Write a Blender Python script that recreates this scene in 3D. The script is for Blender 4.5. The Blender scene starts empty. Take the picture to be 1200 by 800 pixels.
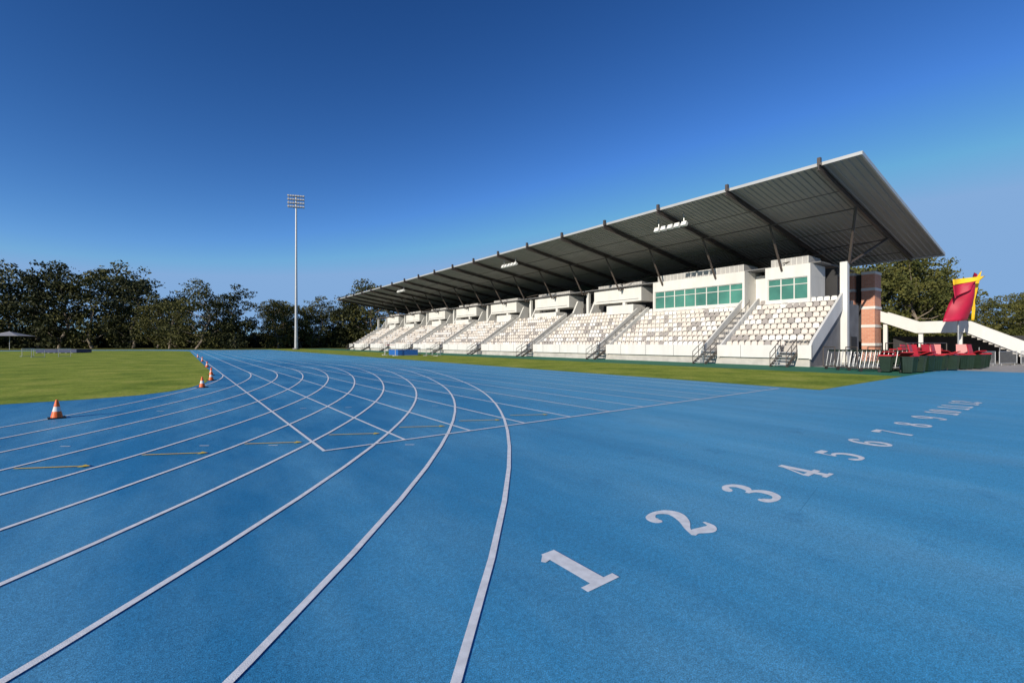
import bpy, math, random
import numpy as np
from mathutils import Vector, Matrix
random.seed(7); rng=np.random.default_rng(7)
scene=bpy.context.scene
HEAD=math.radians(36.7)
SH,CH=math.sin(HEAD),math.cos(HEAD)
def site(right,ahead):      # rotated survey frame -> world x (across track), y (along track)
    return (CH*right+SH*ahead, -SH*right+CH*ahead)
CX,CY,RO,LW=-29.16,30.22,41.4,1.159

# ---------------------------------------------------------------- materials
def new_mat(name):
    m=bpy.data.materials.new(name); m.use_nodes=True
    nt=m.node_tree; b=nt.nodes["Principled BSDF"]
    return m,nt,b
def mat(name,col,rough=.6,var=.15,scale=3.0,metal=0.0,bump=0.0,bscale=60,spec=.4,detail=6,stretch=None):
    m,nt,b=new_mat(name)
    N=nt.nodes; L=nt.links
    g=N.new('ShaderNodeNewGeometry')
    src=g.outputs['Position']
    if stretch:
        mp=N.new('ShaderNodeMapping'); mp.inputs['Scale'].default_value=stretch
        L.new(src,mp.inputs['Vector']); src=mp.outputs['Vector']
    n=N.new('ShaderNodeTexNoise'); n.inputs['Scale'].default_value=scale; n.inputs['Detail'].default_value=detail
    L.new(src,n.inputs['Vector'])
    r=N.new('ShaderNodeValToRGB')
    r.color_ramp.elements[0].position=.3; r.color_ramp.elements[1].position=.7
    c=Vector(col)
    r.color_ramp.elements[0].color=(*(c*(1-var)),1)
    r.color_ramp.elements[1].color=(*[min(1,v*(1+var)) for v in c],1)
    L.new(n.outputs['Fac'],r.inputs['Fac']); L.new(r.outputs['Color'],b.inputs['Base Color'])
    b.inputs['Roughness'].default_value=rough; b.inputs['Metallic'].default_value=metal
    b.inputs['Specular IOR Level'].default_value=spec
    if bump>0:
        n2=N.new('ShaderNodeTexNoise'); n2.inputs['Scale'].default_value=bscale; n2.inputs['Detail'].default_value=3
        L.new(g.outputs['Position'],n2.inputs['Vector'])
        bp=N.new('ShaderNodeBump'); bp.inputs['Strength'].default_value=bump; bp.inputs['Distance'].default_value=.01
        L.new(n2.outputs['Fac'],bp.inputs['Height']); L.new(bp.outputs['Normal'],b.inputs['Normal'])
    return m

def track_mat():
    m,nt,b=new_mat('blue_rubber'); N=nt.nodes; L=nt.links
    g=N.new('ShaderNodeNewGeometry')
    def noise(sc,det,vec=None,rough=.55):
        n=N.new('ShaderNodeTexNoise'); n.inputs['Scale'].default_value=sc; n.inputs['Detail'].default_value=det
        n.inputs['Roughness'].default_value=rough
        L.new(vec or g.outputs['Position'],n.inputs['Vector']); return n.outputs['Fac']
    def mix(a,bb,f,mode='MIX'):
        x=N.new('ShaderNodeMix'); x.data_type='RGBA'; x.blend_type=mode
        for i,v in ((6,a),(7,bb),(0,f)):
            if isinstance(v,(tuple,float,int)): x.inputs[i].default_value=v
            else: L.new(v,x.inputs[i])
        return x.outputs[2]
    def ramp(f,p0,p1,c0=(0,0,0,1),c1=(1,1,1,1)):
        r=N.new('ShaderNodeValToRGB'); r.color_ramp.elements[0].position=p0; r.color_ramp.elements[1].position=p1
        r.color_ramp.elements[0].color=c0; r.color_ramp.elements[1].color=c1
        L.new(f,r.inputs['Fac']); return r.outputs['Color']
    # darker blue within the bend radius, blending to a paler blue outside it
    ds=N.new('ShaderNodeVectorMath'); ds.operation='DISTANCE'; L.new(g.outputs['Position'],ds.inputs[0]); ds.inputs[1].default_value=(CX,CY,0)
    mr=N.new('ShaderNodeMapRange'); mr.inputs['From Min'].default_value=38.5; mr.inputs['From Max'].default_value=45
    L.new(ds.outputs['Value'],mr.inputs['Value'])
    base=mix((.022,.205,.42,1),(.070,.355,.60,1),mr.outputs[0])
    mp=N.new('ShaderNodeMapping'); mp.inputs['Scale'].default_value=(1,.35,1); mp.inputs['Rotation'].default_value=(0,0,.5)
    L.new(g.outputs['Position'],mp.inputs['Vector'])
    base=mix(base,(.17,.45,.65,1),ramp(noise(.55,5,mp.outputs['Vector'],.65),.42,.92))
    base=mix(base,(.02,.18,.38,1),ramp(noise(1.7,6,None,.7),.57,.98))
    mp2=N.new('ShaderNodeMapping'); mp2.inputs['Scale'].default_value=(1.1,.05,1); 
    L.new(g.outputs['Position'],mp2.inputs['Vector'])
    base=mix(base,ramp(noise(1.0,4,mp2.outputs['Vector'],.6),.35,.65,(.90,.91,.92,1),(1.08,1.07,1.06,1)),1.0,'MULTIPLY')
    gr=ramp(noise(140,2),.3,.7,(.48,.48,.48,1),(1.45,1.45,1.45,1))
    base=mix(base,gr,1.0,'MULTIPLY')
    gr=ramp(noise(38,4),.35,.65,(.86,.86,.86,1),(1.13,1.13,1.13,1))
    base=mix(base,gr,1.0,'MULTIPLY')
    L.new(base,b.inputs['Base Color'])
    b.inputs['Roughness'].default_value=.6; b.inputs['Specular IOR Level'].default_value=.35
    bp=N.new('ShaderNodeBump'); bp.inputs['Strength'].default_value=.65; bp.inputs['Distance'].default_value=.003
    L.new(noise(160,3),bp.inputs['Height']); L.new(bp.outputs['Normal'],b.inputs['Normal'])
    return m
def grass_mat(name,c0,c1,c2):
    m,nt,b=new_mat(name); N=nt.nodes; L=nt.links
    g=N.new('ShaderNodeNewGeometry')
    def noise(sc,det,r=.6):
        n=N.new('ShaderNodeTexNoise'); n.inputs['Scale'].default_value=sc; n.inputs['Detail'].default_value=det
        n.inputs['Roughness'].default_value=r
        L.new(g.outputs['Position'],n.inputs['Vector']); return n.outputs['Fac']
    r=N.new('ShaderNodeValToRGB'); e=r.color_ramp.elements
    e[0].position=.38; e[0].color=(*c0,1); e[1].position=.63; e[1].color=(*c2,1)
    k=e.new(.5); k.color=(*c1,1)
    L.new(noise(.35,9,.75),r.inputs['Fac'])
    r2=N.new('ShaderNodeValToRGB'); r2.color_ramp.elements[0].position=.3; r2.color_ramp.elements[1].position=.7
    r2.color_ramp.elements[0].color=(.55,.55,.55,1); r2.color_ramp.elements[1].color=(1.4,1.4,1.4,1)
    L.new(noise(9,6,.8),r2.inputs['Fac'])
    x=N.new('ShaderNodeMix'); x.data_type='RGBA'; x.blend_type='MULTIPLY'; x.inputs[0].default_value=1
    L.new(r.outputs['Color'],x.inputs[6]); L.new(r2.outputs['Color'],x.inputs[7]); L.new(x.outputs[2],b.inputs['Base Color'])
    b.inputs['Roughness'].default_value=.9; b.inputs['Specular IOR Level'].default_value=.1
    bp=N.new('ShaderNodeBump'); bp.inputs['Strength'].default_value=.5; bp.inputs['Distance'].default_value=.05
    L.new(noise(25,4),bp.inputs['Height']); L.new(bp.outputs['Normal'],b.inputs['Normal'])
    return m
def leaf_mat(name,dark,light,scale=.45):
    m,nt,b=new_mat(name); N=nt.nodes; L=nt.links
    g=N.new('ShaderNodeNewGeometry')
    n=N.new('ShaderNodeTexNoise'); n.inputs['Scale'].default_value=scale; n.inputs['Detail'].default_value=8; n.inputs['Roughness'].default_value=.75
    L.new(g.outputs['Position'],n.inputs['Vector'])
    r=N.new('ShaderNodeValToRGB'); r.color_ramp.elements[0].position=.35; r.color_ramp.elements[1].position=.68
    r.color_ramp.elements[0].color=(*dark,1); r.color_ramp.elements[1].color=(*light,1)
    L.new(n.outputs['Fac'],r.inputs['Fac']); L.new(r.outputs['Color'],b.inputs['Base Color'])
    b.inputs['Roughness'].default_value=.7; b.inputs['Specular IOR Level'].default_value=.2
    return m

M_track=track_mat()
M_grass=grass_mat('mown_grass',(.16,.23,.025),(.27,.33,.042),(.38,.39,.07))
M_grass2=grass_mat('rough_grass',(.08,.10,.018),(.15,.16,.035),(.28,.24,.08))
M_turf=mat('green_synthetic',(.02,.17,.095),.9,.15,4)
M_line=mat('white_line_paint',(.80,.81,.82),.6,.12,14,bump=.3,bscale=200)
M_yel=mat('yellow_line_paint',(.80,.54,.04),.6,.12,14)
M_seam=mat('seam',(.045,.23,.42),.8,.2,5)
M_pave=mat('concrete_paving',(.40,.38,.35),.85,.15,2)
M_white=mat('white_render',(.66,.65,.62),.7,.07,1.2,stretch=(1,1,.25))
M_conc=mat('pale_concrete',(.46,.44,.41),.8,.14,1.5)
M_dconc=mat('grey_concrete',(.17,.17,.175),.8,.2,1.0)
M_roof=mat('roof_sheet_grey',(.27,.26,.24),.5,.07,.35,metal=.0,stretch=(.3,3,1))
M_fascia=mat('roof_flashing',(.46,.46,.45),.4,.05,1,metal=.2)
M_steel=mat('painted_dark_steel',(.075,.060,.052),.45,.15,2)
M_galv=mat('galvanised_steel',(.42,.43,.44),.4,.1,3,metal=.6)
M_louv=mat('louvre_grey',(.40,.39,.38),.5,.08,2)
M_lamp=mat('lamp_housing_white',(.75,.75,.74),.4,.04,2)
M_dark=mat('dark_interior',(.03,.03,.032),.8,.2,1)
M_seatA=mat('cream_seat_plastic',(.66,.60,.53),.5,.05,2)
M_seatB=mat('white_seat_plastic',(.72,.70,.67),.5,.04,2)
M_seatC=mat('grey_seat_plastic',(.33,.30,.28),.5,.05,2)
M_glass=mat('green_tinted_glass',(.06,.20,.15),.12,.3,.6,spec=.8)
M_orange=mat('orange_cone_plastic',(.80,.13,.02),.45,.08,6)
M_black=mat('black_rubber',(.02,.02,.02),.7,.1,6)
M_bin=mat('dark_green_plastic',(.012,.028,.018),.4,.15,4)
M_red=mat('red_lid_plastic',(.42,.02,.03),.4,.15,4)
M_mat=mat('blue_vinyl',(.02,.12,.42),.4,.1,3)
M_dmat=mat('navy_vinyl',(.015,.03,.10),.4,.1,3)
M_bark=mat('eucalypt_bark',(.22,.18,.14),.9,.35,3,bump=.4,bscale=12)
M_leafD=leaf_mat('foliage_dark',(.012,.018,.007),(.060,.064,.020),.3)  # shaded look of the far trees and scrub painted into the leaf colour
M_leafL=leaf_mat('foliage_sunlit',(.032,.046,.012),(.15,.14,.036))  # sunlit look of the right-hand trees painted into the leaf colour
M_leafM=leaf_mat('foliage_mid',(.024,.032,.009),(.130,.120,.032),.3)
M_magenta=mat('maroon_fabric',(.42,.010,.045),.55,.15,1.5)
M_yfab=mat('yellow_fabric',(.85,.52,.02),.55,.08,2)

def brick():
    m,nt,b=new_mat('salmon_brick'); N=nt.nodes; L=nt.links
    g=N.new('ShaderNodeNewGeometry'); sx=N.new('ShaderNodeSeparateXYZ'); L.new(g.outputs['Position'],sx.inputs[0])
    ad=N.new('ShaderNodeMath'); ad.operation='ADD'; L.new(sx.outputs['X'],ad.inputs[0]); L.new(sx.outputs['Y'],ad.inputs[1])
    cb=N.new('ShaderNodeCombineXYZ'); L.new(ad.outputs[0],cb.inputs['X']); L.new(sx.outputs['Z'],cb.inputs['Y'])
    t=N.new('ShaderNodeTexBrick'); t.inputs['Scale'].default_value=1.0
    t.inputs['Color1'].default_value=(.60,.27,.17,1); t.inputs['Color2'].default_value=(.52,.22,.14,1); t.inputs['Mortar'].default_value=(.50,.38,.30,1)
    t.inputs['Brick Width'].default_value=.4; t.inputs['Row Height'].default_value=.2; t.inputs['Mortar Size'].default_value=.012
    L.new(cb.outputs[0],t.inputs['Vector']); L.new(t.outputs['Color'],b.inputs['Base Color']); b.inputs['Roughness'].default_value=.85
    return m
M_brick=brick()

# ---------------------------------------------------------------- mesh builder
class MB:
    def __init__(s): s.v=[]; s.f=[]; s.m=[]
    def add(s,vs,fs,m=0):
        o=len(s.v); s.v+= [tuple(v) for v in vs]; s.f+=[tuple(i+o for i in f) for f in fs]; s.m+=[m]*len(fs)
    def box(s,x0,x1,y0,y1,z0,z1,m=0):
        vs=[(x0,y0,z0),(x1,y0,z0),(x1,y1,z0),(x0,y1,z0),(x0,y0,z1),(x1,y0,z1),(x1,y1,z1),(x0,y1,z1)]
        s.add(vs,[(3,2,1,0),(4,5,6,7),(0,1,5,4),(1,2,6,5),(2,3,7,6),(3,0,4,7)],m)
    def prism_y(s,poly,y0,y1,m=0):   # poly in (x,z)
        n=len(poly); vs=[(x,y0,z) for x,z in poly]+[(x,y1,z) for x,z in poly]
        s.add(vs,[tuple(range(n)),tuple(range(2*n-1,n-1,-1))]+[(i,i+n,(i+1)%n+n,(i+1)%n) for i in range(n)],m)
    def prism_x(s,poly,x0,x1,m=0):   # poly in (y,z)
        n=len(poly); vs=[(x0,y,z) for y,z in poly]+[(x1,y,z) for y,z in poly]
        s.add(vs,[tuple(range(n)),tuple(range(2*n-1,n-1,-1))]+[(i,(i+1)%n,(i+1)%n+n,i+n) for i in range(n)],m)
    def tube(s,p,q,r,m=0,n=8,r2=None):
        p=Vector(p);q=Vector(q); r2=r if r2 is None else r2
        d=(q-p).normalized(); a=Vector((0,0,1)) if abs(d.z)<.9 else Vector((1,0,0))
        u=d.cross(a).normalized(); w=d.cross(u)
        vs=[]
        for c,rr in ((p,r),(q,r2)):
            for i in range(n):
                t=2*math.pi*i/n; vs.append(c+u*math.cos(t)*rr+w*math.sin(t)*rr)
        s.add(vs,[(i,(i+1)%n,(i+1)%n+n,i+n) for i in range(n)]+[tuple(range(n-1,-1,-1)),tuple(range(n,2*n))],m)
    def beam(s,p,q,w,h,m=0):
        p=Vector(p);q=Vector(q); d=(q-p).normalized(); side=d.cross(Vector((0,0,1))).normalized(); up=side.cross(d)
        vs=[]
        for c in (p,q):
            for a,b in ((-1,-1),(1,-1),(1,1),(-1,1)): vs.append(c+side*a*w/2+up*b*h/2)
        s.add(vs,[(3,2,1,0),(4,5,6,7),(0,1,5,4),(1,2,6,5),(2,3,7,6),(3,0,4,7)],m)
    def lathe(s,prof,c=(0,0,0),m=0,n=20):
        vs=[];fs=[]
        for r,z in prof:
            for i in range(n):
                t=2*math.pi*i/n; vs.append((c[0]+r*math.cos(t),c[1]+r*math.sin(t),c[2]+z))
        for j in range(len(prof)-1):
            for i in range(n): fs.append((j*n+i,j*n+(i+1)%n,(j+1)*n+(i+1)%n,(j+1)*n+i))
        s.add(vs,fs,m)
    def build(s,name,mats,parent=None,loc=(0,0,0),rz=0,smooth=False,fix=True):
        me=bpy.data.meshes.new(name); me.from_pydata(s.v,[],s.f)
        for mm in mats: me.materials.append(mm)
        me.polygons.foreach_set('material_index',s.m)
        if smooth: me.polygons.foreach_set('use_smooth',[True]*len(s.f))
        me.update()
        if fix:
            import bmesh
            bm=bmesh.new(); bm.from_mesh(me); bmesh.ops.recalc_face_normals(bm,faces=bm.faces); bm.to_mesh(me); bm.free()
        o=bpy.data.objects.new(name,me); scene.collection.objects.link(o)
        o.location=loc; o.rotation_euler=(0,0,rz)
        if parent: o.parent=parent
        return o
def inst(o,name,loc,rz=0,sc=1):
    n=bpy.data.objects.new(name,o.data); scene.collection.objects.link(n)
    n.location=loc; n.rotation_euler=(0,0,rz); n.scale=(sc,)*3 if not isinstance(sc,tuple) else sc
    return n
def empty(name):
    e=bpy.data.objects.new(name,None); scene.collection.objects.link(e); return e
def sheet(name,polys,z,m):
    b=MB()
    for p in polys: b.add([(x,y,z) for x,y in p],[tuple(range(len(p)))])
    o=b.build(name,[m],fix=False)
    for p in o.data.polygons:
        if p.normal.z<0: p.flip()
    return o

# ---------------------------------------------------------------- ground
sheet('ground',[[(-1500,-1500),(1500,-1500),(1500,1500),(-1500,1500)]],0,M_grass2)
FY=115
rA=[[(-90,-40),(19.1,-40),(19.1,30),(-90,30)],[(19.1,-40),(40,-40),(40,6.4),(19.1,6.4)],[(1.3,30),(19.1,30),(19.1,135),(1.3,135)]]
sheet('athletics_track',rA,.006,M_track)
ring=MB()
n=60
for i in range(n):
    a=math.pi*i/n; b=math.pi*(i+1)/n
    P=lambda r,t:(CX+r*math.cos(t),FY+r*math.sin(t),.003)
    ring.add([P(30,a),P(42.2,a),P(42.2,b),P(30,b)],[(0,1,2,3)])
ring.add([(CX-42.2,30,.003),(CX-30,30,.003),(CX-30,FY,.003),(CX-42.2,FY,.003)],[(0,1,2,3)])
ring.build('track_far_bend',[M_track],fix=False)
inf=[(1.45,FY),(1.45,34),(1.42,31),(1.25,27),(.83,23.6),(.3,21.6),(-.3,20.3),(-1.1,19.4),(-2.4,18.95),(-4.1,18.8),(-59,18.8),(-59,FY)]
for i in range(1,40):
    t=math.pi-math.pi*i/40; inf.append((CX+30.6*math.cos(t),FY+30.6*math.sin(t)))
sheet('infield_grass',[inf],.010,M_grass)
sheet('grass_verge',[[(19.1,6.4),(30.5,6.4),(30.5,150),(19.1,150)]],.010,M_grass)
sheet('synthetic_green_strip',[[(30.5,6.4),(37.6,6.4),(37.6,150),(30.5,150)]],.008,M_turf)
sheet('paving',[[(40.0,-60),(140,-60),(140,12),(40,12)],[(37.6,6.4),(40,6.4),(40,40),(37.6,40)]],.007,M_pave)

# ---------------------------------------------------------------- painted lines
def ribbon(b,pts,w,z,m=0):
    pts=[Vector((p[0],p[1])) for p in pts]; ws=w if isinstance(w,list) else [w]*len(pts)
    L=[];
    for i,p in enumerate(pts):
        d=(pts[min(i+1,len(pts)-1)]-pts[max(i-1,0)]).normalized(); nrm=Vector((-d.y,d.x))*ws[i]/2
        L.append((p.x+nrm.x,p.y+nrm.y,z)); L.append((p.x-nrm.x,p.y-nrm.y,z))
    b.add(L,[(2*i,2*i+1,2*i+3,2*i+2) for i in range(len(pts)-1)],m)
SP=1.38
bend=MB()
for i in range(10):
    R=RO-LW*(9-i); xs=1.85+SP*i
    pts=[]
    for k in range(60):
        ph=2.2-(2.2-.34)*k/59
        pts.append((CX+R*math.cos(ph),CY-R*math.sin(ph)))
    ph=.34; xa,ya=pts[-1]; sl=math.tan(ph)
    yb=ya+2*(xs-xa)/sl; a=sl/(2*(yb-ya))
    for k in range(1,30):
        y=ya+(yb-ya)*k/29; pts.append((xs-a*(yb-y)**2,y))
    pts.append((xs,FY))
    Rf=(xs-CX)
    for k in range(1,40):
        t=math.pi*k/39; pts.append((CX+Rf*math.cos(t),FY+Rf*math.sin(t)))
    ribbon(bend,pts,.056,.014)
bend.build('bend_lane_lines',[M_line],fix=False)
st=MB()
for i in range(13):
    x=1.85+SP*i
    ribbon(st,[(x,7.55),(x,128)],.052,.017)
st.build('sprint_lane_lines',[M_line],fix=False)
cl=MB(); ribbon(cl,[(1.82,7.55),(18.44,7.55)],.055,.020)
cl.build('start_line',[M_line],fix=False)
tk=MB()
for i in range(9):
    R=RO-LW*(9-i)-.55
    for ph in (.95,.62,.5):
        c=Vector((CX+R*math.cos(ph),CY-R*math.sin(ph))); d=Vector((math.cos(ph),-math.sin(ph)))
        if (i+int(ph*100))%3: ribbon(tk,[c-d*.08,c+d*.08],.03,.012)
tk.build('lane_tick_marks',[M_line],fix=False)
ym=MB()
for i in range(7):
    cx=-1.45+1.365*i; cy=8.81-.075*i
    d=Vector((.88,-.47)); c=Vector((cx,cy))
    ribbon(ym,[c-d*.46,c+d*.36],.040,.023)
    nrm=Vector((.47,.88)); a=c+d*.36
    ym.add([(*(a-nrm*.08),.023),(*(a+d*.12),.023),(*(a+nrm*.08),.023)],[(0,1,2)])
ym.build('yellow_hurdle_marks',[M_yel],fix=False)
sm=MB()
ribbon(sm,[(6.2,2.1),(5.1,1.9)],.006,.009)
sm.build('surface_seams',[M_seam],fix=False)

def cr(pts,n=8):
    out=[]
    P=[pts[0]]+pts+[pts[-1]]
    for i in range(1,len(P)-2):
        for k in range(n):
            t=k/n
            out.append(tuple(.5*((2*P[i][j])+(-P[i-1][j]+P[i+1][j])*t+(2*P[i-1][j]-5*P[i][j]+4*P[i+1][j]-P[i+2][j])*t*t+(-P[i-1][j]+3*P[i][j]-3*P[i+1][j]+P[i+2][j])*t**3) for j in range(3)))
    out.append(pts[-1]); return out
DG={
'1':[(0,[(.35,.02,.19),(.35,.98,.19)]),(0,[(.08,.04,.09),(.62,.04,.09)]),(0,[(.12,.80,.05),(.30,.90,.14)])],
'2':[(1,[(.16,.68,.05),(.10,.76,.17),(.14,.88,.13),(.34,.95,.08),(.54,.86,.15),(.58,.70,.19),(.44,.48,.14),(.22,.28,.07),(.09,.10,.05)]),
     (1,[(.08,.10,.05),(.22,.15,.12),(.44,.08,.17),(.60,.12,.10),(.65,.27,.04)])],
'3':[(1,[(.10,.74,.06),(.13,.82,.15),(.30,.95,.09),(.50,.86,.15),(.52,.70,.17),(.40,.56,.08),(.26,.53,.05)]),
     (1,[(.26,.52,.05),(.46,.48,.10),(.58,.32,.18),(.50,.12,.13),(.28,.05,.09),(.10,.14,.16),(.08,.24,.06)])],
'4':[(0,[(.44,.02,.17),(.44,.98,.17)]),(0,[(.22,.035,.07),(.66,.035,.07)]),(0,[(.42,.96,.05),(.04,.32,.06)]),(0,[(.02,.31,.10),(.68,.31,.10)])],
'5':[(0,[(.14,.90,.15),(.58,.90,.13)]),(0,[(.16,.92,.05),(.13,.52,.06)]),
     (1,[(.13,.52,.05),(.30,.62,.08),(.52,.54,.14),(.60,.34,.19),(.50,.12,.13),(.28,.05,.08),(.10,.14,.16),(.08,.24,.06)])],
'6':[(1,[(.58,.80,.12),(.50,.92,.10),(.34,.95,.08),(.17,.78,.14),(.11,.50,.18),(.14,.22,.17),(.34,.05,.08),(.54,.15,.14),(.60,.32,.17),(.52,.50,.12),(.36,.58,.07),(.20,.46,.05)])],
'7':[(0,[(.06,.90,.16),(.62,.90,.14)]),(0,[(.07,.94,.05),(.07,.72,.05)]),(1,[(.60,.88,.06),(.44,.60,.09),(.32,.30,.15),(.30,.03,.19)])],
'8':[(1,[(.34,.54,.10),(.16,.66,.13),(.16,.84,.13),(.34,.95,.08),(.52,.85,.13),(.52,.67,.13),(.34,.54,.10)]),
     (1,[(.34,.53,.10),(.56,.40,.15),(.58,.18,.16),(.34,.05,.08),(.11,.18,.16),(.12,.38,.15),(.34,.53,.10)])],
'9':[(1,[(.12,.18,.12),(.20,.08,.10),(.36,.05,.08),(.53,.22,.14),(.59,.50,.18),(.56,.78,.17),(.36,.95,.08),(.16,.85,.14),(.10,.68,.17),(.18,.50,.12),(.34,.42,.07),(.50,.54,.05)])],
'0':[(1,[(.34,.95,.08),(.14,.78,.15),(.10,.5,.18),(.14,.22,.15),(.34,.05,.08),(.54,.22,.15),(.58,.5,.18),(.54,.78,.15),(.34,.95,.08)])],
}
HD=.62; BOLD=1.22
for k in range(1,13):
    s=str(k); b=MB(); cx=2.44+1.443*(k-1); wd=.50; tot=wd*len(s)
    zz=.012
    for j,ch in enumerate(s):
        ox=cx-tot/2+j*wd+.04
        for smoothf,pts in DG[ch]:
            pp=cr(pts) if smoothf else pts
            ribbon(b,[(ox+p[0]*HD,2.49-HD/2+p[1]*HD) for p in pp],[p[2]*HD*BOLD for p in pp],zz); zz+=.0012
    b.build('lane_number',[M_line],fix=False)

# ---------------------------------------------------------------- grandstand
GS=empty('grandstand')
YF,YE=13.2,124.0
ROOF_Y0,ROOF_Y1=9.3,126.0
XF,ZF,XB,ZB=34.3,13.67,57.9,10.16
rz=lambda x: ZF+(x-XF)*(ZB-ZF)/(XB-XF)
rb=MB(); pitch=.42
ys=[];zs=[]
y=ROOF_Y0
while y<ROOF_Y1:
    for dy,dz in ((0,0),(.24,0),(.29,-.07),(.37,-.07)):
        ys.append(y+dy); zs.append(dz)
    y+=pitch
vs=[];N=len(ys)
for x in (XF,XB):
    for yy,dz in zip(ys,zs): vs.append((x,yy,rz(x)+dz))
rb.add(vs,[(i,i+1,i+1+N,i+N) for i in range(N-1)],0)
rb.add([(XF,ROOF_Y0,rz(XF)+.12),(XB,ROOF_Y0,rz(XB)+.12),(XB,ROOF_Y1,rz(XB)+.12),(XF,ROOF_Y1,rz(XF)+.12)],[(0,1,2,3)],1)
rb.build('roof_sheeting',[M_roof,M_fascia],GS,fix=False)
fb=MB()
fb.box(XF-.10,XF-.01,ROOF_Y0-.12,ROOF_Y1+.1,ZF-.08,ZF+.13,0)
fb.beam((XF,ROOF_Y0-.08,ZF+.03),(XB,ROOF_Y0-.08,ZB+.03),.10,.26,0)
fb.beam((XF,ROOF_Y1+.14,ZF+.03),(XB,ROOF_Y1+.14,ZB+.03),.10,.26,0)
fb.box(XB+.01,XB+.2,ROOF_Y0-.12,ROOF_Y1+.1,ZB-.15,ZB+.17,0)
fb.build('roof_fascia',[M_fascia],GS)
bm_=MB()
BY=[11.44+6.22*i for i in range(19)]
for i,yb in enumerate(BY):
    def zz(x): return rz(x)-.34
    bm_.beam((XF-.45,yb,zz(XF-.45)+.02),(XB-.6,yb,zz(XB-.6)),.05,.34,0)
    bm_.beam((XF-.45,yb,zz(XF-.45)-.17),(XB-.6,yb,zz(XB-.6)-.19),.20,.04,0)
    bm_.beam((XF-.1,yb,zz(XF-.1)+.22),(XB-.6,yb,zz(XB-.6)+.20),.20,.03,0)
    bm_.box(XF-.42,XF-.18,yb-.10,yb+.10,ZF-.12,ZF+.38,0)
    yc=yb if i else 12.6
    bm_.tube((43.7,yc,8.3),(41.2,yb,rz(41.2)-.5),.10,0)
    bm_.tube((43.9,yc,8.3),(49.5,yb,rz(49.5)-.5),.10,0)
    if i<18:
        for xx in (37.6,41.2,45.4,49.5,53.6):
            bm_.tube((xx,yb,rz(xx)-.62),(xx,yb+6.22,rz(xx)-.62),.05 if xx in(41.2,49.5) else .03,0)
        if i%3==0:
            bm_.tube((49.5,yb,rz(49.5)-.5),(43.9,yb+6.22,9.0),.045,0)
bm_.build('roof_frame',[M_steel],GS)
cb=MB()
cb.box(43.35,43.85,12.62,13.12,0,8.4,0)
for i,yb in enumerate(BY[1:]): cb.box(44.6,45.0,yb-.2,yb+.2,4.5,8.6,0)
cb.build('columns',[M_white],GS)
NR=9; TD=.78; TR=.48; X0=37.2; Z0=1.10
tb=MB()
prof=[(X0,.0)]
for r in range(NR):
    prof+= [(X0+TD*r,Z0+TR*r),(X0+TD*(r+1),Z0+TR*r)]
xe=X0+TD*NR; ze=Z0+TR*(NR-1)
prof2=prof+[(xe,ze+.45),(46.5,ze+.45),(46.5,0)]
for k in range(len(prof2)-1):
    (xa,za),(xb_,zb_)=prof2[k],prof2[k+1]
    tb.add([(xa,YF,za),(xb_,YF,zb_),(xb_,YE,zb_),(xa,YE,za)],[(0,1,2,3)],0)
tb.build('terrace_steps',[M_conc],GS,fix=False)
eb=MB()
eb.prism_y(prof2,YF-.12,YF-.01,1)
eb.prism_y(prof2,YE+.01,YE+.2,1)
def slope_par(y0,y1,h=.75,m=0,xa=None,xb=None):
    xa=X0-.3 if xa is None else xa; xb=xe if xb is None else xb
    s=TR/TD
    f=lambda x:Z0+(x-X0)*s
    eb.prism_y([(xa,f(xa)-.35),(xb,f(xb)-.35),(xb,f(xb)+h),(xb-.3,f(xb)+h),(xa+.3,f(xa+.3)+h),(xa,f(xa)+h-.1)],y0,y1,m)
slope_par(YF-.30,YF-.125,.85)
aisles=[20.6+12.44*i for i in range(9)]
for a in aisles:
    slope_par(a-.80,a-.66,.55); slope_par(a+.66,a+.80,.55)
segs=[]; last=YF-.3
for a in [14.4]+aisles:
    segs.append((last,a-.6)); last=a+.6
segs.append((last,YE))
for a,b in segs:
    if b>a+.2:
        eb.box(36.85,37.0,a,b,.62,1.62,0)
        k=a+3
        while k<b-1: eb.box(36.84,36.849,k,k+.03,.62,1.62,1); k+=3.1
eb.box(37.0,37.19,YF-.28,YE,.98,1.08,0)
eb.box(37.10,37.185,YF-.1,YE,.0,.95,2)
eb.build('terrace_walls',[M_white,M_dconc,M_conc],GS)
sv=MB()
def seat(x,y,z,m):
    w=.215
    sv.box(x-.02,x+.34,y-w,y+w,z+.40,z+.44,m)
    p=[(-w,.47),(w,.47),(w,.74),(w-.07,.82),(-w+.07,.82),(-w,.74)]
    vs=[(x+.36+(c-.43)*.25,y+a,z+c) for a,c in p]+[(x+.40+(c-.43)*.25,y+a,z+c) for a,c in p]
    sv.add(vs,[(0,1,2,3,4,5),(11,10,9,8,7,6)]+[(i,i+6,(i+1)%6+6,(i+1)%6) for i in range(6)],m)
    sv.box(x+.28,x+.34,y-.04,y+.04,z+.0,z+.40,2)
for r in range(NR):
    y=YF+.55
    while y<YE-.4:
        ok=all(abs(y-a)>.95 for a in aisles)
        if y<15.1 and r==0: ok=False
        if ok:
            v=random.random()
            m=0 if v<.60 else (1 if v<.90 else 2)
            bx=int((y-13)/4.1)
            if (bx*5+r*3)%7==0 and v>.45: m=2
            if (bx*5+r*3)%7==3 and v<.5: m=1
            seat(X0+.12+TD*r+.12,y,Z0+TR*r,m)
        y+=.52
sv.build('spectator_seats',[M_seatA,M_seatB,M_seatC],GS,fix=False)
ab=MB()
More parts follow.
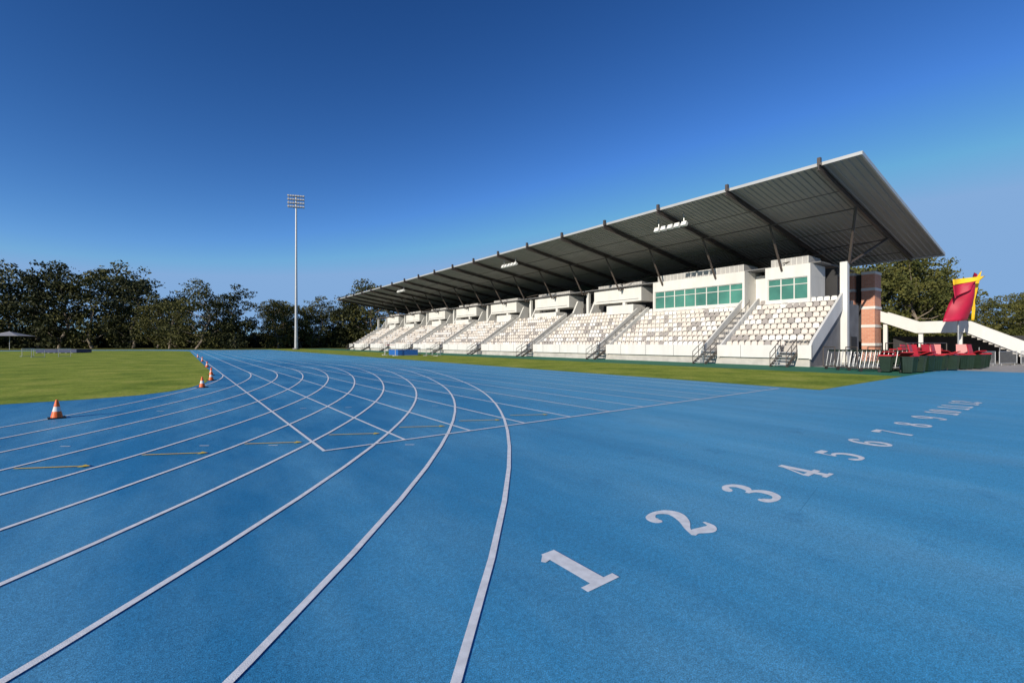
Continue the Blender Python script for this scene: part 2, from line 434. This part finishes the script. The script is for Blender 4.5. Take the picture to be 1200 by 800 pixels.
for a in aisles:
    for r in range(NR-1):
        ab.box(X0+TD*(r+1)-.38,X0+TD*(r+1)-.002,a-.55,a+.55,Z0+TR*r+.002,Z0+TR*r+.24,0)
    ab.tube((X0+.2,a,Z0+.9),(xe-.3,a,ze+.8),.025,1)
    for r in range(0,NR,2): ab.tube((X0+.4+TD*r,a,Z0+TR*r),(X0+.4+TD*r,a,Z0+TR*r+1.0),.02,1)
ab.build('aisle_steps',[M_dconc,M_steel],GS)
fs=MB()
for a in [14.4]+aisles:
    for k in range(6):
        fs.box(36.8-.28*(k+1),36.8-.28*k+.03,a-.5,a+.5,1.08-.18*k-.05,1.08-.18*k,0)
    for s_ in (-.55,.55):
        fs.beam((36.9,a+s_,.98),(35.0,a+s_,.02),.06,.22,1)
        for off in (.55,1.0): fs.tube((36.8,a+s_,1.05+off),(35.0,a+s_,.05+off),.028,1)
        for t in (0,.5,1):
            x=36.8-1.8*t; z=1.05-1.0*t; fs.tube((x,a+s_,z-.1),(x,a+s_,z+1.0),.028,1)
fs.build('access_stairs',[M_galv,M_steel],GS)
ub=MB(); XBF=43.75
ub.box(47.6,47.9,YF+1.4,YE,ze,8.6,2)
ub.box(44.3,53.0,YF+1.6,YE,8.76,8.86,5)
def booth(y0,y1,zb,zt,win,depth=3.6,x0=XBF,panes=5,louv=True):
    if win:
        wz0,wz1=5.65,7.62
        ub.box(x0,x0+depth,y0,y1,ze+.0,wz0,0)
        ub.box(x0,x0+depth,y0,y1,wz1,zt,0)
        ub.box(x0+.001,x0+.35,y1-.22,y1,wz0,wz1,0)
        ub.box(x0+.001,x0+.35,y0,y0+.22,wz0,wz1,0)
        ub.box(x0+.35,x0+depth,y0+.01,y1-.01,wz0,wz1,0)
        ub.box(x0+.18,x0+.22,y0+.22,y1-.22,wz0,wz1,3)
        W=(y1-y0-.44)
        for k in range(panes+1):
            yy=y0+.22+W*k/panes; ub.box(x0+.10,x0+.24,yy-.04,yy+.04,wz0+.05,wz1-.05,0)
        ub.box(x0+.11,x0+.23,y0+.22,y1-.22,wz0+1.32,wz0+1.38,0)
        ub.box(x0+.08,x0+.24,y0+.22,y1-.22,wz0+.001,wz0+.06,0); ub.box(x0+.08,x0+.24,y0+.22,y1-.22,wz1-.06,wz1-.001,0)
    else:
        ub.box(x0,x0+depth,y0,y1,zb,zt,0)
        ub.box(x0-.03,x0-.002,y0+.4,y1-.4,zb+.25,zb+.31,5)
    if louv:
        ub.box(x0+.5,x0+.6,y0+.3,y1-.3,zt,zt+.75,1)
        ub.box(x0+.61,x0+depth-.2,y0+.3,y0+.4,zt,zt+.75,1)
        k=y0+.3
        while k<y1-.3:
            ub.box(x0+.44,x0+.497,k,k+.05,zt+.02,zt+.73,0); k+=.45
booth(15.4,19.1,5,8.72,True,panes=3,depth=3.4)
booth(21.0,31.4,5,8.72,True,panes=8,depth=3.6)
ub.box(46.0,47.55,19.12,20.98,ze,8.4,0)
i=0
y=33.6
while y<120:
    booth(y,y+7.6,6.9,8.55,False,depth=3.0,x0=44.5)
    if i%2==0:
        ub.box(44.0,46.4,y+.8,y+5.0,ze+.45,6.5,0)
    else:
        ub.box(44.2,46.4,y+2.4,y+7.4,ze+.45,6.35,0)
    ub.prism_y([(43.9,ze+.4),(46.2,ze+.4),(46.2,7.7),(45.2,7.7)],y+7.9,y+8.15,0)
    ub.prism_y([(43.9,ze+.4),(46.2,ze+.4),(46.2,7.7),(45.2,7.7)],y+11.3,y+11.55,0)
    y+=12.44; i+=1
ub.build('commentary_boxes',[M_white,M_louv,M_dark,M_glass,M_conc,M_dconc],GS)
nb=MB()
nb.box(43.9,46.6,12.75,13.05,0,5.0,1)
nb.box(44.6,46.0,12.70,12.745,0,2.3,2)
nb.build('end_walls',[M_white,M_dconc,M_dark],GS)
bb=MB()
bb.box(54.0,56.0,13.5,14.55,0,8.8,0)
bb.box(54.0,56.0,15.15,21,0,8.8,0)
bb.box(54.6,56.0,14.55,15.15,0,8.6,2)
for z in (1.5,3.3,5.1,6.9,8.5):
    bb.box(53.95,56.05,13.45,14.56,z,z+.26,1); bb.box(53.95,56.05,15.14,21.05,z,z+.26,1)
bb.build('rear_brick_tower',[M_brick,M_white,M_dark],GS)
fl=MB()
for yc in (23.9,48.8,86.1):
    zc=rz(36)-.95
    fl.tube((36,yc-1.6,zc),(36,yc+1.6,zc),.05,0)
    for s_ in (-1.3,1.3): fl.tube((36,yc+s_,zc),(36,yc+s_,rz(36)-.05),.04,0)
    for k in range(5):
        yy=yc-1.4+.7*k
        fl.prism_y([(35.66,zc-.24),(35.95,zc-.32),(36.15,zc-.05),(35.85,zc+.14)],yy-.24,yy+.24,1)
fl.build('roof_floodlights',[M_galv,M_lamp],GS)

# ---------------------------------------------------------------- light tower
lt=MB(); H=43
lt.lathe([(.50,0),(.40,8),(.32,20),(.24,H-3),(.22,H)],n=16,m=0)
lt.lathe([(.9,0),(.9,.35),(.55,.36)],n=16,m=1)
for r in range(4):
    z=H-3.1+r*1.0
    lt.box(-2.1,2.1,-.10,.10,z-.07,z+.07,0)
    for k in range(7):
        x=-1.95+.65*k
        lt.prism_x([(-.15,z+.08),(-.15,z+.5),(-.55,z+.38),(-.6,z+.02)],x-.24,x+.24,2)
for x in (-2.05,-.7,.7,2.05): lt.box(x-.05,x+.05,.1,.2,H-3.3,H+.45,0)
px,py=site(-60.8,125)
lt.build('stadium_light_tower',[M_galv,M_dconc,M_louv],loc=(px,py,0),rz=-HEAD+.25,smooth=False)

# ---------------------------------------------------------------- traffic cones
co=MB()
co.prism_y([(-.15,0),(.15,0),(.15,.025),(-.15,.025)],-.15,.15,1)
def seg(z0,z1,m):
    R=lambda z:.105-(z-.025)*.205
    co.lathe([(R(z0),z0),(R(z1),z1)],m=m,n=20)
seg(.025,.16,0); seg(.16,.27,2); seg(.27,.42,0)
co.lathe([(.0241,.42),(.018,.43),(.0,.43)],m=0,n=20)
c0=co.build('traffic_cone',[M_orange,M_black,M_white],loc=(-2.32,14.6,.01),fix=False,rz=.2)
for x,y in ((.66,21.3),(1.12,25.1),(1.3,29.0),(1.5,39),(1.62,52),(1.62,66)): inst(c0,'traffic_cone',(x,y,.01),random.random())

# ---------------------------------------------------------------- mats, hurdles
def crash_mat(name,loc,rz_,L,W,Hh,m):
    b=MB()
    for i in range(2):
        x0=-L/2+L/2*i+.01; x1=x0+L/2-.02
        b.box(x0,x1,-W/2,W/2,.06,Hh,0)
    b.box(-L/2-.03,L/2+.03,-W/2-.03,W/2+.03,Hh+.002,Hh+.07,0)
    for i in range(7): b.box(-L/2+L*i/7,-L/2+L*i/7+.3,-W/2,W/2,0,.05,1)
    o=b.build(name,[m,M_louv],loc=loc,rz=rz_)
    mo=o.modifiers.new('b','BEVEL'); mo.width=.04; mo.segments=2
crash_mat('high_jump_mat',(25.6,60.5,0.01),1.57,3.4,3.0,.75,M_mat)
crash_mat('landing_mat',(-17,113,0.01),-.6,7,3,.6,M_dmat)
hu=MB()
for s_ in (-.55,.55):
    hu.tube((s_,0,.03),(s_,0,.95),.025,0); hu.tube((s_,0,.03),(s_,.65,.03),.03,0)
hu.tube((-.55,.0,.05),(.55,.0,.05),.025,0)
hu.box(-.6,.6,-.03,0,.93,1.05,1)
h0=hu.build('hurdle',[M_galv,M_white],loc=(27.5,56,.01),rz=.4)
for x,y,r in ((28.2,54.5,.8),(27.5,60,.2),(28.0,57,.1),(-14,78,.3),(-12,80,.2),(-16,84,.5),(27,70,.4)): inst(h0,'hurdle',(x,y,.01),r)
up=MB()
for s_ in (-2,2):
    up.tube((0,s_,0),(0,s_,2.2),.03,0); up.box(-.3,.3,s_-.3,s_+.3,0,.05,0)
up.tube((0,-2,1.5),(0,2,1.5),.02,1)
up.build('high_jump_stand',[M_white,M_red],loc=(23.6,60.5,.01))

# ---------------------------------------------------------------- hurdle trolleys
tr=MB()
for k in range(11):
    x=-1.25+.25*k
    for s_ in (-.5,.5):
        tr.tube((x,s_,.22),(x+.18,s_,1.32),.02,0,6)
        tr.tube((x,s_,.25),(x+.6,s_,.30),.02,0,6)
    tr.box(x+.16,x+.19,-.58,.58,1.2,1.32,1)
    tr.tube((x+.02,-.5,.4),(x+.02,.5,.4),.018,0,6)
for s_ in (-.55,.55):
    tr.tube((-1.4,s_,.2),(1.6,s_,.2),.035,2,6)
    tr.tube((-1.4,s_,.2),(-1.4,s_,1.5),.03,2,6); tr.tube((1.6,s_,.2),(1.6,s_,1.5),.03,2,6)
    for x in (-1.2,1.4):
        tr.tube((x,s_-.03,.1),(x,s_+.03,.1),.1,3,12)
tr.tube((-1.4,-.55,1.5),(-1.4,.55,1.5),.03,2,6); tr.tube((1.6,-.55,1.5),(1.6,.55,1.5),.03,2,6)
t0=tr.build('hurdle_trolley',[M_galv,M_bin,M_steel,M_black],loc=(34.6,8.6,.01),rz=-.75)
inst(t0,'hurdle_trolley',(35.6,10.2,.01),-.65)

# ---------------------------------------------------------------- wheelie bins
def make_bin(lid_open):
    wb=MB()
    def frus(x0,x1,y0,y1,z0,X0_,X1_,Y0_,Y1_,z1,m):
        vs=[(x0,y0,z0),(x1,y0,z0),(x1,y1,z0),(x0,y1,z0),(X0_,Y0_,z1),(X1_,Y0_,z1),(X1_,Y1_,z1),(X0_,Y1_,z1)]
        wb.add(vs,[(3,2,1,0),(4,5,6,7),(0,1,5,4),(1,2,6,5),(2,3,7,6),(3,0,4,7)],m)
    frus(-.20,.20,-.22,.20,.06,-.25,.25,-.31,.27,.93,0)
    for x in (-.12,.0,.12): wb.beam((x,-.235,.12),(x,-.315,.90),.02,.02,0)
    wb.box(-.28,.28,-.34,.29,.932,.97,0)
    if lid_open<.05: frus(-.28,.28,-.36,.32,.975,-.25,.25,-.30,.28,1.06,1)
    else:
        a=lid_open; p=Vector((0,.32,.99)); d=Vector((0,-math.cos(a),math.sin(a)))
        wb.beam(p,p+d*.68,.56,.05,1)
    wb.tube((-.24,.36,.98),(.24,.36,.98),.02,0)
    for s_ in (-.23,.23):
        wb.tube((s_-.03,.24,.10),(s_+.03,.24,.10),.10,2,14); wb.box(s_-.02,s_+.02,.26,.36,.95,1.0,0)
    return wb.build('wheelie_bin',[M_bin,M_red,M_black])
bins=[make_bin(0),make_bin(.35),make_bin(1.75)]
for k in range(0,15):
    t=k/14; x=33.4+12.2*t; y=7.2-2.2*t
    inst(bins[random.choice((0,0,1,2))],'wheelie_bin',(x+random.uniform(-.2,.2),y+random.uniform(-.3,.3),.01),-.6+random.uniform(-.6,.6))
    inst(bins[random.choice((0,1,2))],'wheelie_bin',(x+.4,y+1.0+random.uniform(-.3,.3),.01),-.5+random.uniform(-1.5,1.5))
for o in bins: bpy.data.objects.remove(o)
ba=MB()
ba.tube((-1.2,0,.15),(-1.2,0,1.1),.025,0); ba.tube((1.2,0,.15),(1.2,0,1.1),.025,0)
ba.tube((-1.2,0,1.1),(1.2,0,1.1),.025,0); ba.tube((-1.2,0,.2),(1.2,0,.2),.025,0)
for k in range(17): ba.tube((-1.12+.14*k,0,.2),(-1.12+.14*k,0,1.1),.01,0,6)
for s_ in (-.9,.9): ba.tube((s_,-.3,.02),(s_,.3,.02),.02,0); ba.tube((s_,0,.02),(s_,0,.2),.02,0)
a0=ba.build('crowd_barrier',[M_galv],loc=(46.5,6.4,.01),rz=-.2)
for k in range(1,4): inst(a0,'crowd_barrier',(46.5+2.5*k,6.4-.9*k,.01),-.3)
rk=MB()
for x in (-3,-1,1,3):
    for y in (-.6,.6): rk.tube((x,y,0),(x,y,1.75),.035,0)
for y in (-.6,.6):
    for z in (.9,1.75): rk.tube((-3,y,z),(3,y,z),.03,0)
for x in (-3,-1,1,3): rk.tube((x,-.6,1.75),(x,.6,1.75),.03,0)
for k in range(5): rk.box(-2.9+1.2*k,-2.0+1.2*k,-.45,.45,.95,1.35+.1*(k%2),1)
rk.build('storage_rack',[M_steel,M_red],loc=(42.5,8.2,.01),rz=-.17)

# ---------------------------------------------------------------- white stair ramp
SR=empty('white_staircase')
sb=MB()
def ramp(x0,x1,pts,th,m=0):
    poly=[(y,z) for y,z in pts]+[(y,z-th) for y,z in reversed(pts)]
    sb.prism_x(poly,x0,x1,m)
path=[(13.3,4.9),(10.7,3.75),(7.4,3.75),(3.2,1.35),(2.6,1.35)]
ramp(55.0,55.2,path,1.05); ramp(57.4,57.6,path,1.05)
sb.box(55.2,57.4,7.4,10.7,2.75,2.85,1)
for k in range(12):
    sb.box(55.2,57.4,7.4-.34*(k+1),7.4-.34*k,max(.05,2.45-.2*k),max(.1,2.65-.2*k),1)
for k in range(6):
    sb.box(55.2,57.4,10.7+.4*k,10.7+.4*(k+1),2.85+.17*k,3.0+.17*(k+1),1)
for y in (7.8,10.4,13.0): sb.box(55.25,55.55,y-.15,y+.15,0,2.7 if y<12 else 3.6,0)
sb.box(58.0,58.2,-2,13,0,2.4,2)  # near-black sheet standing in for the shade below the stairs
for y in (3.0,4.2,5.4,6.6): sb.tube((55.1,y,0),(55.1,y,1.2+.2),.03,3)
sb.tube((55.1,-1,1.1),(55.1,3,1.1),.03,3)
sb.build('staircase_body',[M_white,M_conc,M_dark,M_galv],SR)

# ---------------------------------------------------------------- banner sail
FB=empty('promotional_banner')
def sail(poly_fn,name,m,off):
    b=MB(); nu,nv=12,18; vs=[]
    for j in range(nv+1):
        for i in range(nu+1):
            u=i/nu; v=j/nv; r,z,a=poly_fn(u,v)
            x,y=site(r,a+off); vs.append((x,y,z))
    b.add(vs,[(j*(nu+1)+i,j*(nu+1)+i+1,(j+1)*(nu+1)+i+1,(j+1)*(nu+1)+i) for j in range(nv) for i in range(nu)])
    o=b.build(name,[m],FB,smooth=True,fix=False)
    s=o.modifiers.new('s','SOLIDIFY'); s.thickness=.05
def lerp(a,b,t): return a+(b-a)*t
def outline(Ls,Rs,u,v,c=36):
    n=len(Ls)-1; t=v*n; i=min(n-1,int(t)); f=t-i
    l=(lerp(Ls[i][0],Ls[i+1][0],f),lerp(Ls[i][1],Ls[i+1][1],f)); r=(lerp(Rs[i][0],Rs[i+1][0],f),lerp(Rs[i][1],Rs[i+1][1],f))
    return c+lerp(l[0],r[0],u), lerp(l[1],r[1],u)
def body(u,v):
    L=[(-1.05,3.5),(-.5,4.5),(-.2,5.3),(-.1,5.9),(.3,6.5),(1.0,6.9)]
    R=[(1.2,3.6),(1.25,4.4),(1.2,5.2),(1.3,5.9),(1.5,6.7),(1.8,7.5)]
    r,z=outline(L,R,u,v); return r,z,36-.5*math.sin(math.pi*u)+.25*math.sin(6*v+2*u)
sail(body,'banner_body',M_magenta,0)
def wing(u,v):
    r,z=outline([(-.75,5.3),(-.85,5.9),(-.95,6.6)],[(.3,6.0),(.5,6.5),(1.1,6.95)],u,v); return r,z,36-.75+.2*math.sin(5*u)
sail(wing,'banner_wing',M_magenta,0)
def stripe(u,v):
    r,z=outline([(-.98,6.35),(-1.05,6.8)],[(.9,6.72),(1.3,7.05)],u,v); return r,z,36-.85+.2*math.sin(5*u)
sail(stripe,'banner_stripe_a',M_yfab,0)
def stripe2(u,v):
    r,z=outline([(1.2,3.6),(1.25,4.6),(1.2,5.2),(1.45,6.4),(1.7,7.2)],[(1.4,3.6),(1.5,4.6),(1.45,5.2),(1.75,6.4),(2.0,7.6)],u,v); return r,z,36-.1
sail(stripe2,'banner_stripe_b',M_yfab,0)
pb=MB(); x,y=site(36.6,36.4); pb.tube((x,y,0),(x,y,7.0),.06,0); pb.build('banner_pole',[M_galv],FB)

# shade canopy at far left
ss=MB()
ss.lathe([(5.0,3.7),(3.6,4.0),(2.0,4.4),(.2,4.9),(0.03,5.0)],n=6,m=0)
ss.tube((0,0,0),(0,0,4.95),.07,1)
x,y=site(-137,121); ss.build('shade_canopy',[M_louv,M_galv],loc=(x,y,0),fix=False)

# ---------------------------------------------------------------- trees
def tree_mesh(seed,H,W,nmass,nleaf,leaf,low=.12):
    r=np.random.default_rng(seed); b=MB()
    p=Vector((0,0,0)); rad=H*.020; bases=[]
    for k in range(5):
        q=p+Vector((r.normal(0,.03)*H,r.normal(0,.03)*H,H*.12)); b.tube(p,q,rad,0,8,rad*.85); p=q; rad*=.85
        bases.append((Vector(p),rad))
    cl=[]
    for k in range(nmass):
        zr=(k+.5)/nmass; z=H*(low+(1-low)*zr)
        prof=(.55+.45*math.sin(math.pi*min(1,zr*1.05)))*(1-.40*max(0,zr-.6)/.4)
        a=k*2.4+r.normal(0,.5); rr=W*.42*prof*(.30+.70*r.random())
        c=Vector((rr*math.cos(a),rr*math.sin(a),z-.05*H+r.normal(0,.025)*H)); S=W*(.11+.10*r.random())
        bp,br=bases[min(4,int(zr*5))]; mid=(bp+c)/2+Vector((0,0,-.03*H))
        b.tube(bp,mid,br*.5,0,6,br*.35); b.tube(mid,c,br*.35,0,5,br*.1)
        for j in range(8):
            d=Vector(r.normal(size=3)); d.normalize()
            cc=c+Vector((d.x*S,d.y*S,d.z*S*.65)); cl.append((cc,S*(.25+.35*r.random())))
        cl.append((c,S*.6))
    cs=[]
    for c,s in cl:
        n=int(nleaf*(s/(W*.1))**1.7)
        d=r.normal(size=(n,3)); d/=np.linalg.norm(d,axis=1)[:,None]
        cs.append(np.array(c)+d*s*(r.random(n)**.4)[:,None]*np.array([1.2,1.2,.6])+r.normal(0,.12*s,(n,3)))
    P=np.concatenate(cs); n=len(P)
    a=r.normal(size=(n,3)); a/=np.linalg.norm(a,axis=1)[:,None]
    t=r.normal(size=(n,3)); bb_=np.cross(a,t); bb_/=np.linalg.norm(bb_,axis=1)[:,None]
    sz=leaf*(.5+r.random(n))[:,None]
    q=np.stack([P-a*sz,P+bb_*sz*.5,P+a*sz,P-bb_*sz*.5],1).reshape(-1,3)
    o=len(b.v)
    b.v+= [tuple(x) for x in q]; b.f+=[(o+4*i,o+4*i+1,o+4*i+2,o+4*i+3) for i in range(n)]; b.m+=[1]*n
    return b
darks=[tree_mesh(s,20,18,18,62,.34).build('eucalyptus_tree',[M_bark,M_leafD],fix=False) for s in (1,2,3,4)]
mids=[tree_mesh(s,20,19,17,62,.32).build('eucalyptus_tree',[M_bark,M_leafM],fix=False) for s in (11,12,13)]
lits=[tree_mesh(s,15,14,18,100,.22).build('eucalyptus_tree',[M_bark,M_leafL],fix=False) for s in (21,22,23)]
far=[(-215,150,29),(-197,142,27),(-184,150,28.5),(-172,142,26.5),(-160,150,28),(-148,145,25.5),(-139,147,26.5),(-128,150,24),(-120,158,20),
     (-112,140,17),(-105,136,15.5),(-94,132,19.5),(-86,138,18.5),(-79,150,16.5),(-72,160,14),(-82,155,16),(-100,150,18.0),(-190,165,30),(-150,168,31)]
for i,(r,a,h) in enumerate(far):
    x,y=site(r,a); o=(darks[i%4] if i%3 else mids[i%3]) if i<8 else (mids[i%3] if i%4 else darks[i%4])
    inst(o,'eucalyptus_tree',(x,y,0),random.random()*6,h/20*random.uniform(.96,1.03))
far2=[(-84,165,17),(-76,160,16),(-70,162,17),(-63,165,16),(-58,168,22),(-53,166,25),(-47,166,18),(-66,175,18)]
for i,(r,a,h) in enumerate(far2):
    x,y=site(r,a); inst((mids+darks)[i%5],'eucalyptus_tree',(x,y,0),random.random()*6,h/20)
near=[(50,62,12.8),(58,66,14.8),(64,70,15.0),(70,74,13.2),(76,78,11.5),(84,78,9.6),(80,68,8.4),(90,78,10.4),(96,80,11),(54,72,14),(100,84,12),(60,80,14)]
for i,(r,a,h) in enumerate(near):
    x,y=site(r,a); inst(lits[i%3],'eucalyptus_tree',(x,y,0),random.random()*6,h/15)
for o in darks+mids+lits:
    bpy.data.objects.remove(o)
def scrub(name,N,rt,ah,z,size,m,seed):
    r=np.random.default_rng(seed)
    P=np.stack([CH*rt+SH*ah,-SH*rt+CH*ah,z],1)
    a=r.normal(size=(N,3)); a/=np.linalg.norm(a,axis=1)[:,None]; tt=r.normal(size=(N,3)); b_=np.cross(a,tt); b_/=np.linalg.norm(b_,axis=1)[:,None]
    sz=size*(.5+r.random(N))[:,None]
    q=np.stack([P-a*sz,P+b_*sz*.5,P+a*sz,P-b_*sz*.5],1).reshape(-1,3)
    ug=MB(); ug.v=[tuple(x) for x in q]; ug.f=[(4*i,4*i+1,4*i+2,4*i+3) for i in range(N)]; ug.m=[0]*N
    ug.build(name,[m],fix=False)
r=np.random.default_rng(5)
N=40000; t=r.random(N)
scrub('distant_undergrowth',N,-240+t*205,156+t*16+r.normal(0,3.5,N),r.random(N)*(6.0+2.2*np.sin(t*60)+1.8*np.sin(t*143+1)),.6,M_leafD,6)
N=12000; t=r.random(N)
scrub('hedge_undergrowth',N,46+t*75,72+t*12+r.normal(0,1.5,N),r.random(N)*(3.9+1.2*np.sin(t*40)),.35,M_leafM,8)

# ---------------------------------------------------------------- light
EL=math.radians(20.5); sd=Vector((-1,-.24,0)).normalized()
d=Vector((sd.x*math.cos(EL),sd.y*math.cos(EL),math.sin(EL)))
sun=bpy.data.lights.new('sun','SUN'); sun.energy=5.0; sun.angle=math.radians(.5); sun.color=(1,.91,.77)
so=bpy.data.objects.new('sun',sun); scene.collection.objects.link(so); so.rotation_euler=d.to_track_quat('Z','Y').to_euler()
w=bpy.data.worlds.new('World'); scene.world=w; w.use_nodes=True
nt=w.node_tree; bg=nt.nodes['Background']
sk=nt.nodes.new('ShaderNodeTexSky'); sk.sky_type='NISHITA'; sk.sun_disc=False
sk.sun_elevation=EL; sk.sun_rotation=math.atan2(sd.x,sd.y); sk.altitude=0; sk.air_density=1.0; sk.dust_density=.1; sk.ozone_density=4.0
# deepening of the very clear sky: per-channel power on the Nishita colour
sep=nt.nodes.new('ShaderNodeSeparateColor'); com=nt.nodes.new('ShaderNodeCombineColor')
nt.links.new(sk.outputs[0],sep.inputs[0])
def ma(op,a,v):
    n=nt.nodes.new('ShaderNodeMath'); n.operation=op; nt.links.new(a,n.inputs[0]); n.inputs[1].default_value=v; return n.outputs[0]
for i,(p,k,cap) in enumerate(((2.05,50,2.3),(1.70,26,4.1),(1.60,24,7.0))):
    o=ma('MINIMUM',ma('MULTIPLY',ma('POWER',ma('MULTIPLY',sep.outputs[i],.1),p),k),cap)
    nt.links.new(o,com.inputs[i])
nt.links.new(com.outputs[0],bg.inputs['Color']); bg.inputs['Strength'].default_value=.10
# ---------------------------------------------------------------- camera
cam=bpy.data.cameras.new('camera'); cam.sensor_width=36; cam.lens=15.6; cam.shift_y=.0017; cam.clip_end=5000; cam.clip_start=.05
c=bpy.data.objects.new('camera',cam); scene.collection.objects.link(c); c.location=(0,0,1.75); c.rotation_euler=(math.pi/2,0,-HEAD)
scene.camera=c
scene.view_settings.view_transform='Standard'; scene.view_settings.look='None'; scene.view_settings.exposure=0
